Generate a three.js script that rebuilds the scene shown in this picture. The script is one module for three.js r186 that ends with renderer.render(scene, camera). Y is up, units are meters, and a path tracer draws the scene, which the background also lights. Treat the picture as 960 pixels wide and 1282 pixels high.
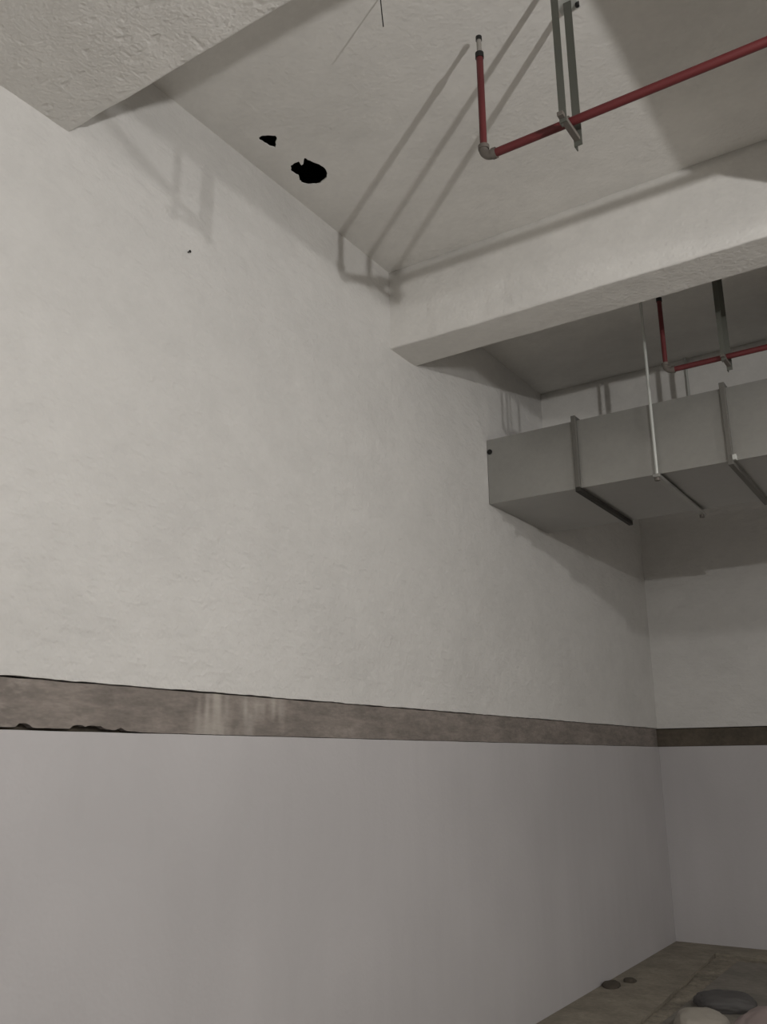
import * as THREE from 'three';
import { ImprovedNoise } from 'three/addons/math/ImprovedNoise.js';
import { mergeGeometries, toCreasedNormals } from 'three/addons/utils/BufferGeometryUtils.js';
import { RoundedBoxGeometry } from 'three/addons/geometries/RoundedBoxGeometry.js';

// ------------------------------------------------------------------ camera, light, exposure
const scene = new THREE.Scene();
scene.background = new THREE.Color(0x000000);
const camera = new THREE.PerspectiveCamera(59.93, 960 / 1282, 0.05, 60);
camera.position.set(2.4861, 1.5, 0);
camera.rotation.set(0.2733, 0.5809, -0.0089, 'YXZ');
scene.add(camera);
const renderer = new THREE.WebGLRenderer({ antialias: true });
renderer.toneMapping = THREE.LinearToneMapping;
renderer.toneMappingExposure = 1.51;
renderer.shadowMap.enabled = true;
renderer.shadowMap.type = THREE.PCFSoftShadowMap;
const WARM = new THREE.Color().setRGB(1.0, 0.98, 0.955);
const LAMP_MAIN = { at: [3.69, 3.02, -0.97], power: 8.9, size: 1.2 };     // bare bulb under the near beam
const LAMP_FAR = { at: [5.6, 3.42, -3.2], power: 6.2, size: 1.8 };         // weaker bulb beyond the girder
const LAMP_FILL = { at: [5.2, 3.3, 2.6], power: 3.5, size: 2 };          // added unseen bulb behind the camera, for ambient fill

// ------------------------------------------------------------------ measures (metres)
const HC = 4.232, HB = 3.748, WIDE = 7.5, BACK = 4.0, FAR = -8.275;
const BAND0 = 1.601, BAND1 = 1.763;

// ------------------------------------------------------------------ helpers
let seed = 20240611;
const rnd = () => { seed = (seed * 1664525 + 1013904223) >>> 0; return seed / 4294967296; };
const noise = new ImprovedNoise();
const n3 = (x, y, z) => noise.noise(x + 37.3, y + 11.9, z + 71.7);
const counts = {};
function numbered(name) { const k = counts[name] = (counts[name] ?? -1) + 1; return k ? `${name}_${String(k).padStart(3, '0')}` : name; }
function shade(o) { o.traverse(m => { if (m.isMesh) { m.castShadow = true; m.receiveShadow = true; } }); return o; }
function mesh(name, geo, mat, parent) {
  const m = new THREE.Mesh(geo, mat); m.name = parent ? name : numbered(name); m.castShadow = m.receiveShadow = true;
  (parent || scene).add(m); return m;
}
function group(name, pos = [0, 0, 0]) { const g = new THREE.Group(); g.name = numbered(name); g.position.set(...pos); scene.add(g); return g; }
function tag(o, label, category, grp) { o.userData = { label, category }; if (grp) o.userData.group = grp; return o; }
function structure(o, label) { o.userData = { kind: 'structure', label }; return o; }
function boxUV(g) {                                   // uv in metres by the way each face points
  g = g.index ? g.toNonIndexed() : g;
  const p = g.attributes.position, uv = new Float32Array(p.count * 2);
  const a = new THREE.Vector3(), b = new THREE.Vector3(), c = new THREE.Vector3();
  for (let i = 0; i < p.count; i += 3) {
    a.fromBufferAttribute(p, i); b.fromBufferAttribute(p, i + 1); c.fromBufferAttribute(p, i + 2);
    const n = b.clone().sub(a).cross(c.clone().sub(a)); const ax = Math.abs(n.x), ay = Math.abs(n.y), az = Math.abs(n.z);
    [a, b, c].forEach((v, k) => {
      const j = (i + k) * 2;
      if (ax >= ay && ax >= az) { uv[j] = v.z; uv[j + 1] = v.y; } else if (ay >= az) { uv[j] = v.x; uv[j + 1] = v.z; } else { uv[j] = v.x; uv[j + 1] = v.y; }
    });
  }
  g.setAttribute('uv', new THREE.BufferAttribute(uv, 2)); return g;
}
function box(x0, x1, y0, y1, z0, z1) { const g = new THREE.BoxGeometry(x1 - x0, y1 - y0, z1 - z0); g.translate((x0 + x1) / 2, (y0 + y1) / 2, (z0 + z1) / 2); return g; }
function rbox(x0, x1, y0, y1, z0, z1, r = 0.004) { const g = new RoundedBoxGeometry(x1 - x0, y1 - y0, z1 - z0, 2, r); g.translate((x0 + x1) / 2, (y0 + y1) / 2, (z0 + z1) / 2); return g; }
function cyl(r, a, b, seg = 20, r2 = r) {
  const A = new THREE.Vector3(...a), B = new THREE.Vector3(...b), d = B.clone().sub(A);
  const g = new THREE.CylinderGeometry(r2, r, d.length(), seg); g.translate(0, d.length() / 2, 0);
  g.applyQuaternion(new THREE.Quaternion().setFromUnitVectors(new THREE.Vector3(0, 1, 0), d.normalize())); g.translate(...a); return g;
}
// hand-plastered beam: rounded rectangle (in y, z) run along x with a slightly wavy skin
function roughBeam(x0, x1, y0, y1, z0, z1, r = 0.012, amp = 0.004, step = 0.05) {
  const prof = [];
  const side = (a, b, n) => { for (let i = 0; i < n; i++) prof.push([a[0] + (b[0] - a[0]) * i / n, a[1] + (b[1] - a[1]) * i / n]); };
  const corner = (cy, cz, t0) => { for (let i = 0; i < 4; i++) { const t = t0 + i / 4 * Math.PI / 2; prof.push([cy + r * Math.cos(t), cz + r * Math.sin(t)]); } };
  const ny = Math.max(3, Math.round((y1 - y0) / 0.06)), nz = Math.max(3, Math.round((z1 - z0) / 0.06));
  side([y1, z1], [y0 + r, z1], ny); corner2(y0 + r, z1 - r, 0);
  side([y0, z1 - r], [y0, z0 + r], nz); corner2(y0 + r, z0 + r, 1);
  side([y0 + r, z0], [y1, z0], ny); side([y1, z0], [y1, z1], nz);
  function corner2(cy, cz, k) { for (let i = 0; i < 4; i++) { const t = i / 4 * Math.PI / 2; prof.push(k ? [cy - r * Math.cos(t), cz - r * Math.sin(t)] : [cy - r * Math.sin(t), cz + r * Math.cos(t)]); } }
  const n = Math.round((x1 - x0) / step), m = prof.length, pos = [], idx = [];
  for (let i = 0; i <= n; i++) for (const [y, z] of prof) {
    const x = x0 + (x1 - x0) * i / n, f = y > y1 - 0.001 ? 0 : amp;
    pos.push(x, y + f * (n3(x * 2.3, y * 4, z * 4) + 0.6 * n3(x * 9, y * 9, z * 9)), z + f * (n3(x * 2.1 + 50, y * 4, z * 4) + 0.6 * n3(x * 8 + 50, y * 9, z * 9)));
  }
  for (let i = 0; i < n; i++) for (let j = 0; j < m; j++) { const a = i * m + j, b = i * m + (j + 1) % m, c = a + m, d = b + m; idx.push(a, b, c, b, d, c); }
  const g = new THREE.BufferGeometry(); g.setAttribute('position', new THREE.Float32BufferAttribute(pos, 3)); g.setIndex(idx); g.computeVertexNormals();
  return boxUV(g);
}
// a sheet of plaster standing on a wall: outline in (along, up), a thickness, set by place()
function sheet(points, thick) { const s = new THREE.Shape(points.map(p => new THREE.Vector2(...p))); return new THREE.ExtrudeGeometry(s, { depth: thick, bevelEnabled: false }); }
const onLeft = g => { g.rotateY(Math.PI / 2); return boxUV(g); };    // (along, up, out) -> (out = +x, up = y, along = -z)

// ------------------------------------------------------------------ procedural textures
function lattice(px, py, s) { const a = new Float32Array(px * py); let k = s >>> 0; for (let i = 0; i < a.length; i++) { k = (k * 1664525 + 1013904223) >>> 0; a[i] = (k >>> 8) / 16777216; } return a; }
function field(size, layers, s0) {                    // tiling noise, each layer [cells across, cells up, weight]
  const out = new Float32Array(size * size); let tot = 0;
  layers.forEach(([px, py, w], li) => {
    tot += w; const L = lattice(px, py, s0 + li * 977);
    for (let j = 0; j < size; j++) {
      const v = j / size * py, y0 = Math.floor(v), ty = v - y0, sy = ty * ty * (3 - 2 * ty), r0 = (y0 % py) * px, r1 = ((y0 + 1) % py) * px;
      for (let i = 0; i < size; i++) {
        const u = i / size * px, x0 = Math.floor(u), tx = u - x0, sx = tx * tx * (3 - 2 * tx), c0 = x0 % px, c1 = (x0 + 1) % px;
        out[j * size + i] += w * ((L[r0 + c0] * (1 - sx) + L[r0 + c1] * sx) * (1 - sy) + (L[r1 + c0] * (1 - sx) + L[r1 + c1] * sx) * sy);
      }
    }
  });
  for (let i = 0; i < out.length; i++) out[i] /= tot; return out;
}
function texture(data, w, h, metresU, metresV, color) {   // data(i, j) -> [r, g, b] 0..255
  const px = new Uint8Array(w * h * 4);
  for (let j = 0; j < h; j++) for (let i = 0; i < w; i++) { const c = data(i, j), k = (j * w + i) * 4; px[k] = c[0]; px[k + 1] = c[1]; px[k + 2] = c[2]; px[k + 3] = 255; }
  const t = new THREE.DataTexture(px, w, h); t.wrapS = t.wrapT = THREE.RepeatWrapping; t.magFilter = THREE.LinearFilter; t.minFilter = THREE.LinearMipmapLinearFilter; t.generateMipmaps = true;
  t.repeat.set(1 / metresU, 1 / metresV); if (color) t.colorSpace = THREE.SRGBColorSpace; t.needsUpdate = true; return t;
}
const grey = f => (i, j) => { const v = Math.max(0, Math.min(255, 255 * f(i, j))); return [v, v, v]; };
const tinted = (base, amp, F, S) => (i, j) => { const v = 1 + amp * (F[j * S + i] - 0.5) * 2; return base.map(c => Math.max(0, Math.min(255, c * v))); };
const S = 1024;
// trowelled plaster: broad waves, short flattened ridges, fine sand
const waves = field(S, [[7, 11, 1], [19, 31, 0.8], [41, 70, 0.5]], 11);
const ridges = field(S, [[23, 61, 1], [47, 113, 0.8]], 23);
const sand = field(S, [[170, 190, 1], [310, 330, 0.7]], 41);
const ridge = k => { const r = 1 - Math.abs(ridges[k] - 0.5) * 4; return Math.max(0, r); };
const roughBump = texture(grey((i, j) => { const k = j * S + i; return 0.55 * waves[k] + 0.3 * ridge(k) * waves[k] + 0.12 * sand[k]; }), S, S, 2.1, 2.1);
const wallBump = texture(grey((i, j) => { const k = j * S + i; return 0.75 * waves[k] + 0.08 * ridge(k) + 0.12 * sand[k]; }), S, S, 2.3, 2.3);
const fineBump = texture(grey((i, j) => { const k = j * S + i; return 0.6 * waves[k] + 0.25 * sand[k]; }), S, S, 2.6, 2.6);
const pits = field(S, [[37, 61, 1], [83, 120, 0.9]], 61);
const scuffBump = texture(grey((i, j) => { const k = j * S + i; return 0.5 * waves[k] + 0.2 * sand[k] - 1.1 * Math.max(0, pits[k] - 0.66) + 0.25; }), S, S, 1.7, 1.7);
const mottle = field(512, [[5, 6, 1], [13, 15, 0.8], [37, 41, 0.6], [120, 130, 0.5]], 77);
const streak = field(512, [[60, 4, 1], [140, 7, 0.8], [9, 6, 0.7]], 91);
const plasterMap = texture(tinted([208, 206, 203], 0.04, mottle, 512), 512, 512, 2.9, 2.9, true);
const ceilingMap = texture(tinted([224, 222, 218], 0.05, mottle, 512), 512, 512, 2.3, 2.3, true);
const putty = field(512, [[4, 5, 1], [11, 9, 0.7], [50, 6, 0.3]], 131);
const puttyMap = texture(tinted([187, 184, 185], 0.04, putty, 512), 512, 512, 3.1, 3.1, true);
const concreteF = field(512, [[6, 6, 1], [17, 19, 1], [60, 66, 0.9], [150, 160, 0.6]], 151);
const kerbMap = texture(tinted([136, 129, 116], 0.2, concreteF, 512), 512, 512, 1.4, 1.4, true);
const slabMap = texture(tinted([124, 119, 111], 0.18, concreteF, 512), 512, 512, 2.2, 2.2, true);
const coreMap = texture(tinted([60, 54, 45], 0.3, concreteF, 512), 512, 512, 1.1, 1.1, true);  // dark mottled tone of the wall core behind the plaster
const dirtMap = texture(tinted([132, 125, 112], 0.3, concreteF, 512), 512, 512, 0.9, 0.9, true);
const darkBandMap = texture(tinted([88, 80, 70], 0.25, concreteF, 512), 512, 512, 1.7, 1.7, true);
const zincF = field(512, [[30, 33, 1], [70, 75, 1], [9, 8, 0.8]], 171);
const zincMap = texture(tinted([166, 165, 161], 0.025, zincF, 512), 512, 512, 0.9, 0.9, true);
// the concrete strip on the left wall: grey render with white plaster drips, one map for its whole length
const bandMap = texture((i, j) => {
  const z = -8.275 + 12.275 * i / 2048, v = j / 64, s = streak[(j * 2 % 512) * 512 + i % 512], m = mottle[(j * 3 % 512) * 512 + (i * 3) % 512], c2 = concreteF[(j * 4 % 512) * 512 + (i * 2) % 512];
  let c = [130, 122, 116].map(q => q * (1 + 0.4 * (c2 - 0.5) + 0.3 * (m - 0.5)));
  let drip = 0;
  const patch = (a, b) => Math.max(0, 1 - Math.abs((z - a) / b) ** 4);
  drip += patch(-2.58, 0.13) * 0.8 * Math.max(0, s * 2.2 - 0.7) + patch(-2.87, 0.17) * 0.75 * Math.max(0, s * 2.2 - 0.75) * (0.5 + 0.5 * Math.sin(v * 3.1)) + patch(-1.62, 0.16) * 0.5 * Math.max(0, m * 2.4 - 1);
  c = c.map((q, k) => q + (([196, 190, 182][k]) - q) * Math.min(1, drip)); return c.map(q => Math.max(0, Math.min(255, q)));
}, 2048, 64, 12.275, 0.2, true);
bandMap.offset.set(8.275 / 12.275, 0);

const std = o => new THREE.MeshStandardMaterial({ roughness: 0.9, metalness: 0, ...o });
const M = {
  plaster: std({ map: plasterMap, bumpMap: wallBump, bumpScale: 0.019, roughness: 0.95 }),
  beam: std({ map: ceilingMap, bumpMap: fineBump, bumpScale: 0.008, roughness: 0.95 }),
  roughBeam: std({ map: ceilingMap, bumpMap: scuffBump, bumpScale: 0.009, roughness: 0.95 }),
  ceiling: std({ map: ceilingMap, bumpMap: fineBump, bumpScale: 0.007, roughness: 0.95 }),
  putty: std({ map: puttyMap, bumpMap: fineBump, bumpScale: 0.002, roughness: 0.8 }),
  band: std({ map: bandMap, bumpMap: fineBump, bumpScale: 0.006 }),
  darkBand: std({ map: darkBandMap, bumpMap: fineBump, bumpScale: 0.006 }),
  core: std({ map: coreMap, bumpMap: roughBump, bumpScale: 0.01 }),
  kerb: std({ map: kerbMap, bumpMap: fineBump, bumpScale: 0.008 }),
  slab: std({ map: slabMap, bumpMap: fineBump, bumpScale: 0.006, roughness: 0.85 }),
  zinc: std({ map: zincMap, metalness: 0.6, roughness: 0.35 }),
  flange: std({ color: 0x6f6d68, metalness: 0.4, roughness: 0.55 }),
  sealant: std({ color: 0x2a2722, roughness: 0.7 }),
  strut: std({ color: 0x60615a, metalness: 0.35, roughness: 0.6 }),
  rod: std({ color: 0xc6c8c4, metalness: 0.3, roughness: 0.45 }),
  fitting: std({ color: 0x6e6862, metalness: 0.3, roughness: 0.55 }),
  nipple: std({ color: 0x9a9690, metalness: 0.2, roughness: 0.5 }),
  dirt: std({ map: dirtMap, bumpMap: roughBump, bumpScale: 0.02, roughness: 1 }),
  mortar: std({ color: 0x4a443b, roughness: 0.95 }),
  red: std({ color: 0x5e2426, roughness: 0.5 }),
  black: std({ color: 0x1b1a19, roughness: 0.7 }),
  sack: std({ color: 0xa29c92, roughness: 0.85 }),
  pinkSack: std({ color: 0x8d807d, roughness: 0.85 }),
  darkLump: std({ color: 0x4f4d4c, roughness: 0.7 })
};

// ------------------------------------------------------------------ the setting: floor
{
  const f = structure(group('floor'), 'grey concrete floor with a kerb and a drain channel along the walls');
  mesh('slab', boxUV(rbox(0.615, WIDE, -0.3, 0, -7.74, BACK, 0.01)), M.slab, f);
  mesh('channel_bed', boxUV(box(0, WIDE, -0.4, -0.2, FAR, BACK)), M.slab, f);
  // dirt that fills the channel almost to the brim
  const heap = (x0, x1, z0, z1, nx, nz, rise) => {
    const g = new THREE.BoxGeometry(x1 - x0, 0.19, z1 - z0, nx, 1, nz); g.translate((x0 + x1) / 2, -0.105, (z0 + z1) / 2); const q = g.attributes.position;
    for (let i = 0; i < q.count; i++) if (q.getY(i) > -0.1) { const x = q.getX(i), z = q.getZ(i); q.setY(i, -0.03 + rise(x, z) + 0.007 * n3(x * 5, 3, z * 4) + 0.005 * n3(x * 24, 5, z * 24)); }
    g.computeVertexNormals(); return boxUV(g);
  };
  mesh('channel_dirt', heap(0.36, 0.63, -7.95, BACK - 0.01, 14, 420, (x, z) => 0.012 - 0.5 * Math.max(0, 0.43 + 0.05 * n3(1, 2, z * 3) + 0.06 * Math.max(0, Math.min(1, (z + 7.93) / 2)) - x) - 0.6 * Math.max(0, x - 0.6)), M.dirt, f).userData.label = 'loose dirt filling the channel';
  mesh('channel_dirt', heap(0.60, WIDE - 0.01, -7.95, -7.72, 300, 10, (x, z) => 0.008 - 0.5 * Math.max(0, -7.92 - z) - 0.8 * Math.max(0, z + 7.77)), M.dirt, f);
  // kerb along the left wall, its edge not quite straight
  const edge = [];
  for (let i = 0; i <= 120; i++) { const z = -7.93 + (BACK + 7.93) * i / 120; edge.push([-z, 0.405 + 0.095 * Math.min(1, Math.max(0, (z + 7.93) / 2)) + 0.012 * n3(z * 3, 1, 2)]); }
  const pts = [[8.275, 0], [8.275, 0.42], ...edge, [-BACK, 0]];
  const g = sheet(pts, 0.24);
  // lay the outline down: along -> -z, out -> x
  const p = g.attributes.position, q = sheet(pts, 0.24).attributes.position;
  for (let i = 0; i < p.count; i++) p.setXYZ(i, q.getY(i), -q.getZ(i), -q.getX(i));
  const kg = boxUV(g); kg.computeVertexNormals();
  mesh('kerb', kg, M.kerb, f);
  mesh('kerb', boxUV(rbox(0.40, WIDE, -0.24, 0.002, FAR, -7.93, 0.008)), M.kerb, f);
}
// ------------------------------------------------------------------ ceiling with two broken holes
{
  const c = structure(group('ceiling'), 'rough white plastered concrete ceiling with two broken holes near the left wall');
  const sh = new THREE.Shape([[0, -BACK], [WIDE, -BACK], [WIDE, -FAR], [0, -FAR]].map(p => new THREE.Vector2(...p)));
  const small = [[0.143, 2.562], [0.161, 2.559], [0.19, 2.572], [0.217, 2.593], [0.213, 2.606], [0.204, 2.618], [0.182, 2.636], [0.162, 2.658], [0.148, 2.636], [0.141, 2.603], [0.136, 2.578]];
  const large = [[0.134, 2.801], [0.16, 2.792], [0.19, 2.793], [0.184, 2.824], [0.194, 2.822], [0.228, 2.788], [0.239, 2.817], [0.259, 2.866], [0.263, 2.902], [0.249, 2.94], [0.231, 2.962], [0.196, 2.973], [0.166, 2.981], [0.129, 2.963], [0.104, 2.935], [0.102, 2.91], [0.124, 2.876], [0.117, 2.85], [0.116, 2.829]];
  for (const h of [small, large]) {
    const fine = [];
    h.forEach((a, i) => { const b = h[(i + 1) % h.length]; for (let t = 0; t < 3; t++) { const k = t / 3, w = t ? 0.003 : 0; fine.push(new THREE.Vector2(a[0] + (b[0] - a[0]) * k + w * (rnd() - 0.5) * 2, a[1] + (b[1] - a[1]) * k + w * (rnd() - 0.5) * 2)); } });
    sh.holes.push(new THREE.Path(fine));
  }
  const g = new THREE.ExtrudeGeometry(sh, { depth: 0.006, bevelEnabled: false });   // plaster skin
  const p = g.attributes.position; const ix = g.index;
  for (let i = 0; i < p.count; i++) p.setXYZ(i, p.getX(i), HC + p.getZ(i), -p.getY(i));
  g.computeVertexNormals();
  mesh('plaster_skin', boxUV(g), M.ceiling, c);
  const lo = HC + 0.006, hi = HC + 1.0;             // hollow above the thin broken ceiling skin
  const deep = [box(-0.5, -0.25, lo, hi, -3.8, -1.9), box(0.9, 1.0, lo, hi, -3.8, -1.9), box(-0.25, 0.9, lo, hi, -3.8, -3.7), box(-0.25, 0.9, lo, hi, -2.0, -1.9), box(-0.5, 1.0, hi, hi + 0.1, -3.8, -1.9)];
  mesh('hollow', mergeGeometries(deep.map(boxUV)), M.slab, c);
  const rest = [box(-0.25, WIDE + 0.25, lo, HC + 0.2, -1.9, BACK + 0.25), box(-0.25, WIDE + 0.25, lo, HC + 0.2, FAR - 0.25, -3.8), box(1.0, WIDE + 0.25, lo, HC + 0.2, -3.8, -1.9)];
  mesh('concrete_slab', mergeGeometries(rest.map(boxUV)), M.slab, c);
}
// ------------------------------------------------------------------ left wall: upper plaster, bare strip, lower putty
{
  const w = structure(group('wall_left'), 'white plastered wall with a bare grey concrete strip between rough upper plaster and smooth lower putty');
  mesh('core', boxUV(box(-0.25, -0.04, -0.4, HC + 0.02, FAR - 0.25, BACK + 0.25)), M.core, w);
  const up = [[8.275, HC], [8.275, BAND1]];
  for (let a = 8.25; a > -BACK; a -= 0.025) up.push([a, BAND1 + 0.003 * n3(a * 5, 0, 0) + 0.003 * n3(a * 23, 3, 0)]);
  up.push([-BACK, BAND1], [-BACK, HC]);
  mesh('upper_plaster', onLeft(sheet(up.reverse(), 0.04)).translate(-0.04, 0, 0), M.plaster, w);
  const chip = a => { const nn = n3(a * 12, 2, 4) + 0.5 * n3(a * 31, 5, 1); const zone = Math.max(0, 1 - Math.max(0, Math.abs(a - 1.55) - 0.55) / 0.15); let y = 0.003 + zone * (0.006 + 0.034 * Math.max(0, nn)); y = Math.min(y, 0.022); return y + 0.0015 * n3(a * 40, 9, 0); };
  const mid = [[8.275, BAND1 - 0.006], [8.275, BAND0 + 0.003]];
  for (let a = 8.25; a > -BACK; a -= 0.0125) mid.push([a, BAND0 + chip(a)]);
  mid.push([-BACK, BAND0 + 0.003], [-BACK, BAND1 - 0.006]);
  for (let a = -BACK + 0.025; a < 8.25; a += 0.025) mid.push([a, BAND1 - 0.004 + 0.004 * n3(a * 9, 0, 5)]);
  mesh('concrete_band', onLeft(sheet(mid.reverse(), 0.03)).translate(-0.041, 0, 0), M.band, w).userData.label = 'bare grey concrete strip with white plaster drips';
  const low = [[8.275, BAND0], [8.275, -0.2], [-BACK, -0.2], [-BACK, BAND0]];
  for (let a = -BACK + 0.05; a < 8.25; a += 0.05) low.push([a, BAND0 + 0.0015 * n3(a * 4, 7, 0)]);
  mesh('lower_putty', onLeft(sheet(low.reverse(), 0.038)).translate(-0.04, 0, 0), M.putty, w).userData.label = 'smooth grey putty coat';
}
// ------------------------------------------------------------------ far wall
{
  const w = structure(group('wall_far'), 'white plastered far wall crossed by a dark bare concrete strip');
  const Z = FAR;
  mesh('core', boxUV(box(-0.25, WIDE + 0.25, -0.4, HC + 0.02, Z - 0.25, Z - 0.04)), M.core, w);
  mesh('upper_plaster', boxUV(box(-0.03, WIDE, BAND1 - 0.003, HC, Z - 0.04, Z)), M.plaster, w);
  mesh('concrete_band', boxUV(box(-0.03, WIDE, BAND0 + 0.003, BAND1 - 0.011, Z - 0.041, Z - 0.012)), M.darkBand, w).userData.label = 'dark brown bare concrete strip';
  mesh('lower_putty', boxUV(box(-0.03, WIDE, -0.2, BAND0, Z - 0.04, Z - 0.002)), M.putty, w).userData.label = 'smooth grey putty coat';
}
structure(mesh('wall_right', boxUV(box(WIDE, WIDE + 0.25, -0.4, HC + 0.02, FAR - 0.25, BACK + 0.25)), M.plaster), 'white plastered wall on the right side');
structure(mesh('wall_back', boxUV(box(-0.25, WIDE + 0.25, -0.4, HC + 0.02, BACK, BACK + 0.25)), M.plaster), 'white plastered wall behind');
// ------------------------------------------------------------------ beams and girder under the ceiling
structure(mesh('ceiling_beam', roughBeam(-0.02, WIDE + 0.02, HB, HC + 0.01, -1.698, -1.1, 0.012, 0.005, 0.04), M.roughBeam), 'nearest plastered ceiling beam with a wide rough underside');
structure(mesh('ceiling_beam', roughBeam(-0.02, WIDE + 0.02, HB, HC + 0.01, -4.151, -3.8695, 0.012, 0.004, 0.04), M.beam), 'white plastered ceiling beam in front of the air duct');
structure(mesh('ceiling_beam', roughBeam(-0.02, WIDE + 0.02, HB, HC + 0.01, -6.3, -6.023, 0.012, 0.004, 0.08), M.beam), 'plastered ceiling beam behind the air duct');
{
  const gm = [[-3.86, -1.71], [-6.02, -4.16], [-8.27, -6.31], [-1.09, 3.99]].map(([a, b]) => box(2.477, 2.86, HB + 0.001, HC + 0.01, a, b));
  structure(mesh('ceiling_girder', boxUV(mergeGeometries(gm)), M.beam), 'plastered girder that crosses the ceiling beams');
}

// ------------------------------------------------------------------ air duct
{
  const Y0 = 3.111, Y1 = 3.554, ZF = -5.046, ZB = -5.99;
  const d = tag(group('air_duct', [0, Y0, (ZF + ZB) / 2]), 'long rectangular galvanised sheet metal air duct hanging below the ceiling beams', 'duct');
  const L = (x0, x1, y0, y1, z0, z1, r) => boxUV(rbox(x0, x1, y0 - Y0, y1 - Y0, z0 - (ZF + ZB) / 2, z1 - (ZF + ZB) / 2, r));
  const joints = [0.004, 0.62, 1.522, 2.424, 3.326, 4.228];
  for (let i = 0; i < joints.length - 1; i++) {
    const a = joints[i], b = joints[i + 1];
    // a section with a slight cross-broken bulge in its front and bottom sheets
    const g = new THREE.BoxGeometry(b - a, Y1 - Y0, ZF - ZB, 24, 12, 20); const p = g.attributes.position;
    for (let k = 0; k < p.count; k++) {
      const u = p.getX(k) / (b - a) * 2, v = p.getY(k) / (Y1 - Y0) * 2, w = p.getZ(k) / (ZF - ZB) * 2, wob = 0.003 * n3(i * 5 + u * 2, v * 2, w * 2);
      const bul = (s, t) => 0.007 * (1 - Math.max(Math.abs(s), Math.abs(t)));
      if (w > 0.999) p.setZ(k, p.getZ(k) + bul(u, v) + wob * (1 - Math.max(Math.abs(u), Math.abs(v)))); if (v < -0.999) p.setY(k, p.getY(k) - bul(u, w) - wob * (1 - Math.max(Math.abs(u), Math.abs(w))));
    }
    g.translate((a + b) / 2, (Y1 - Y0) / 2, 0);
    const s = toCreasedNormals(boxUV(g), 0.5); mesh('duct_section', s, M.zinc, d);
  }
  joints.slice(1, 5).forEach((x, i) => {
    const t = 0.03, h = 0.028;
    const rim = [L(x - t / 2, x + t / 2, Y1 - 0.002, Y1 + h, ZB - h, ZF + h, 0.003), L(x - t / 2, x + t / 2, Y0, Y1, ZF - 0.002, ZF + h, 0.003), L(x - t / 2, x + t / 2, Y0, Y1, ZB - h, ZB + 0.002, 0.003)];
    const under = L(x - t / 2, x + t / 2, Y0 - h, Y0 + 0.002, ZB - h, ZF + h, 0.003);
    const fl = mesh('flange', mergeGeometries(i ? [...rim, under] : rim), M.flange, d);
    if (i === 0) mesh('sealing_strip', under, M.sealant, d).userData.label = 'dark sealing strip under the first joint';
    else mesh('corner_clip', L(x + 0.012, x + 0.034, Y0 - 0.004, Y0 + 0.028, ZF + 0.004, ZF + 0.034, 0.003), M.rod, d);
  });
  mesh('end_notch', cyl(0.018, [0.022, 3.468 - Y0, ZF - (ZF + ZB) / 2 - 0.004], [0.022, 3.468 - Y0, ZF - (ZF + ZB) / 2 + 0.006], 12), M.black, d).userData.label = 'small dark hole at the end of the duct';
}
{
  const X = 1.112, h = tag(group('duct_hanger', [X, 3.09, -5.52]), 'pale threaded rod hanger with a flat bar carrying the air duct', 'hanger');
  for (const z of [0.512, -0.512 + 0.03]) {
    mesh('threaded_rod', cyl(0.0095, [0, -0.02, z], [0, HC - 3.09 - 0.001, z], 12), M.rod, h);
    mesh('nut', cyl(0.017, [0, -0.03, z], [0, -0.012, z], 6), M.fitting, h);
  }
  mesh('flat_bar', boxUV(rbox(-0.02, 0.02, -0.012, 0.008, -0.52, 0.535, 0.003)), M.zinc, h);
}

// ------------------------------------------------------------------ red sprinkler pipes and their hangers
const E = [1.263, 3.65, -2.564];
function makePipe() {
  const t = group('sprinkler_pipe', E);
  mesh('drop_pipe', cyl(0.0135, [0, 0.015, 0], [0, 0.445, 0]), M.red, t);
  mesh('run_pipe', cyl(0.0158, [0.02, 0, 0], [4.6, 0, 0]), M.red, t);
  const pts = []; for (let i = 0; i <= 8; i++) { const a = Math.PI + i / 8 * Math.PI / 2; pts.push(new THREE.Vector3(0.04 + 0.04 * Math.cos(a), 0.04 + 0.04 * Math.sin(a), 0)); }
  const el = new THREE.TubeGeometry(new THREE.CatmullRomCurve3(pts), 16, 0.0175, 16, false);
  el.translate(-0.002, -0.002, 0);
  mesh('elbow_fitting', mergeGeometries([el, cyl(0.021, [0, 0.034, 0], [0, 0.05, 0]), cyl(0.021, [0.034, 0, 0], [0.05, 0, 0])].map(g => g.toNonIndexed())), M.fitting, t).userData.label = 'grey elbow fitting';
  mesh('reducer', cyl(0.0165, [0, 0.445, 0], [0, 0.468, 0]), M.black, t);
  const nip = mesh('nipple', cyl(0.0095, [0, 0.468, 0], [0, 0.53, 0]), M.nipple, t); nip.userData.label = 'pale threaded nipple';
  mesh('plug', cyl(0.012, [0, 0.528, 0], [0, 0.545, 0]), M.black, nip);
  return t;
}
const pipeNear = tag(makePipe(), 'red sprinkler pipe with an upturned end in the bay before the air duct', 'pipe');
const pipeFar = pipeNear.clone(); pipeFar.name = numbered('sprinkler_pipe'); scene.add(pipeFar);
pipeFar.position.set(E[0] + 0.004, E[1], -4.84);
tag(pipeFar, 'smaller looking red sprinkler pipe just above the air duct', 'pipe');

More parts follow.
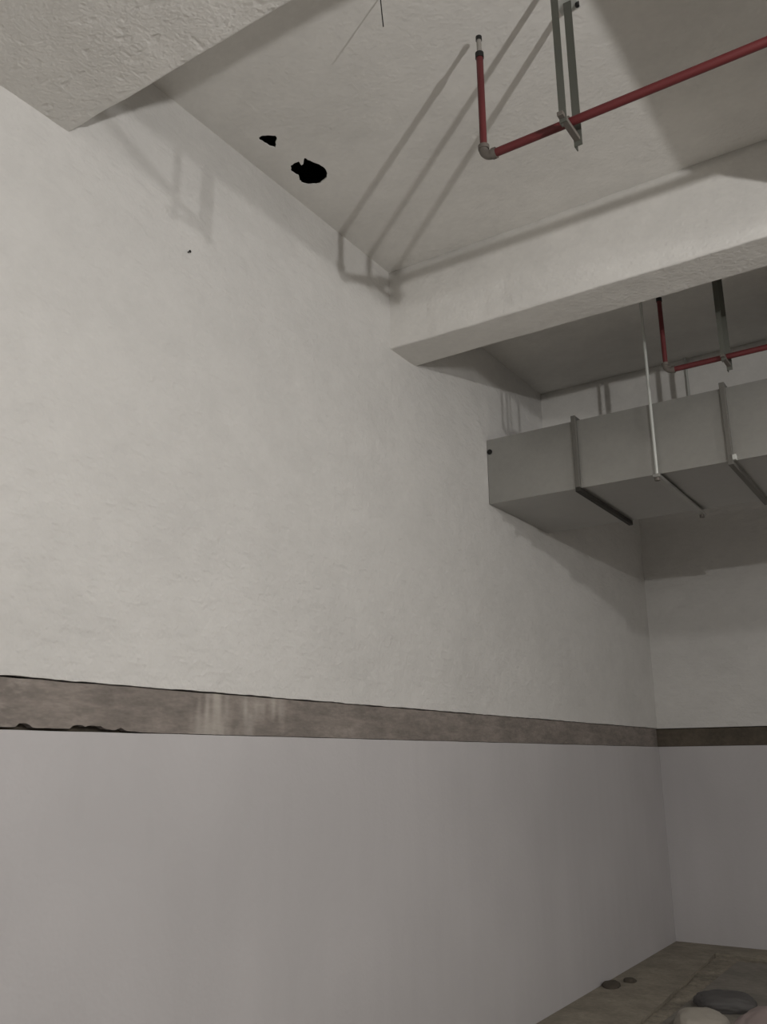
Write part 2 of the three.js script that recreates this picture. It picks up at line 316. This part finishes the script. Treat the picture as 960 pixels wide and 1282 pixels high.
function angle(x, y0, y1, z, w, sx, sz) {              // upright L-section
  const t = 0.004, s = new THREE.Shape([[0, 0], [w * sx, 0], [w * sx, t * sz], [t * sx, t * sz], [t * sx, w * sz], [0, w * sz]].map(p => new THREE.Vector2(...p)));
  const g = new THREE.ExtrudeGeometry(s, { depth: y1 - y0, bevelEnabled: false }); g.rotateX(-Math.PI / 2); g.translate(x, y0, z); return g.toNonIndexed();
}
function makeHanger() {
  const B = [1.6, 3.6, -2.565], t = group('pipe_hanger', B), top = HC - B[1] - 0.001;
  mesh('leg', angle(-0.012, 0, top, 0.076, 0.026, 1, 1), M.strut, t);
  mesh('leg', angle(-0.014, -0.005, top, -0.062, 0.03, 1, 1), M.strut, t);
  mesh('cross_bar', boxUV(rbox(-0.012, 0.01, 0.014, 0.03, -0.085, 0.098, 0.002)), M.fitting, t);
  mesh('clamp', (() => { const g = new THREE.TorusGeometry(0.0205, 0.003, 8, 24); g.rotateY(Math.PI / 2); g.translate(-0.002, E[1] - B[1], E[2] - B[2]); return g; })(), M.fitting, t);
  mesh('mounting_plate', boxUV(rbox(-0.04, 0.035, top - 0.006, top, -0.115, 0.13, 0.002)), M.rod, t);
  mesh('anchor_bolt', cyl(0.008, [0.03, top - 0.02, -0.09], [0.03, top, -0.09], 6), M.black, t);
  return t;
}
const hangNear = tag(makeHanger(), 'grey angle steel hanger with two legs holding the near red pipe', 'hanger');
const hangFar = hangNear.clone(); hangFar.name = numbered('pipe_hanger'); scene.add(hangFar);
hangFar.position.z = -4.84; hangFar.position.x = 1.598;
tag(hangFar, 'grey angle steel hanger holding the far red pipe above the duct', 'hanger');

// ------------------------------------------------------------------ small things
tag(mesh('wire_stub', new THREE.TubeGeometry(new THREE.CatmullRomCurve3([[1.033, HC + 0.002, -2.223], [1.036, HC - 0.05, -2.224], [1.045, HC - 0.145, -2.223]].map(p => new THREE.Vector3(...p))), 12, 0.0022, 8), M.black), 'thin black wire end hanging from the ceiling beside the near beam', 'wire');
{
  const n = tag(group('wall_nail', [0, 3.563, -2.308]), 'tiny dark nail in the upper plaster of the left wall', 'nail');
  mesh('shank', cyl(0.0025, [-0.02, 0, 0], [0.012, 0, 0], 8), M.black, n); mesh('head', cyl(0.006, [0.012, 0, 0], [0.015, 0, 0], 10), M.black, n);
}
function sack(name, pos, size, turn, mat, k) {
  const g = new THREE.SphereGeometry(1, 72, 48), p = g.attributes.position;
  const sp = (v, e) => Math.sign(v) * Math.abs(v) ** e;
  for (let i = 0; i < p.count; i++) {
    let x = sp(p.getX(i), 0.75), y = sp(p.getY(i), 0.9), z = sp(p.getZ(i), 0.75);
    const f = 1 + 0.1 * n3(x * 1.4 + k, y * 1.4, z * 1.4) + 0.05 * n3(x * 4 + k, y * 4, z * 4) + 0.02 * Math.abs(n3(x * 9 + k, y * 9, z * 9));
    x *= f; z *= f; y *= f; y = y < 0 ? Math.max(y, -0.55) : y;
    p.setXYZ(i, x * size[0] / 2, (y + 0.55) / 1.55 * size[1], z * size[2] / 2);
  }
  g.computeVertexNormals(); const m = mesh(name, g, mat); m.position.set(...pos); m.rotation.y = turn; return m;
}
tag(sack('dark_lump', [0.9, 0, -5.62], [0.3, 0.13, 0.44], 0.25, M.sack, 3), 'pale grey filled sack on the floor near the kerb', 'sack');
tag(sack('dark_lump', [1.31, 0, -5.58], [0.38, 0.2, 0.46], -0.25, M.pinkSack, 8), 'pinkish white filled sack at the picture corner', 'sack');
tag(sack('dark_lump', [0.87, 0, -6.28], [0.36, 0.1, 0.26], 0.4, M.darkLump, 14), 'low dark grey lump behind the white sacks', 'sack');  // low dark lump lying behind the two sacks
[[0.07, -6.48, 0.06, 5], [0.13, -6.68, 0.045, 9]].forEach(([x, z, r, k], i) => {
  const g = new THREE.IcosahedronGeometry(r, 4), p = g.attributes.position;
  for (let j = 0; j < p.count; j++) { const f = 1 + 0.35 * n3(p.getX(j) * 18 + k, p.getY(j) * 18, p.getZ(j) * 18); p.setXYZ(j, p.getX(j) * f, Math.max(0, p.getY(j) * f * 0.45 + r * 0.1), p.getZ(j) * f * 1.3); }
  g.computeVertexNormals(); const m = mesh('mortar_lump', g, M.mortar); m.position.set(x, 0, z);
  tag(m, ['larger dark mortar lump on the kerb against the left wall', 'smaller dark mortar lump on the kerb beside the larger lump'][i], 'rubble');
});

// ------------------------------------------------------------------ bare bulbs (outside the frame), the back one added as fill
function bulb({ at: [x, y, z], power, size }, top, label) {
  const t = tag(group('hanging_bulb', [x, y, z]), label, 'lamp');
  const glow = new THREE.MeshStandardMaterial({ color: 0xffffff, emissive: WARM, emissiveIntensity: 6, roughness: 0.4 });
  const g = new THREE.LatheGeometry([[0.001, -0.05], [0.025, -0.042], [0.036, -0.02], [0.037, 0], [0.028, 0.026], [0.015, 0.045]].map(p => new THREE.Vector2(...p)), 24);
  const b = mesh('bulb', g, glow, t); b.castShadow = false;
  mesh('socket', cyl(0.018, [0, 0.044, 0], [0, 0.1, 0]), M.black, t);
  mesh('cable', cyl(0.0035, [0, 0.1, 0], [0, top - y, 0], 8), M.black, t);
  const l = new THREE.PointLight(WARM, power, 0, 2); l.castShadow = true; l.shadow.radius = size; l.shadow.mapSize.set(2048, 2048); l.shadow.bias = -0.002; t.add(l);
}
bulb(LAMP_MAIN, HC, 'bare bulb hanging on a cable beside the near beam');
bulb(LAMP_FAR, HC, 'bare bulb hanging on a cable beyond the girder');
bulb(LAMP_FILL, HC, 'added unseen fill bulb on a cable behind the camera');

renderer.render(scene, camera);
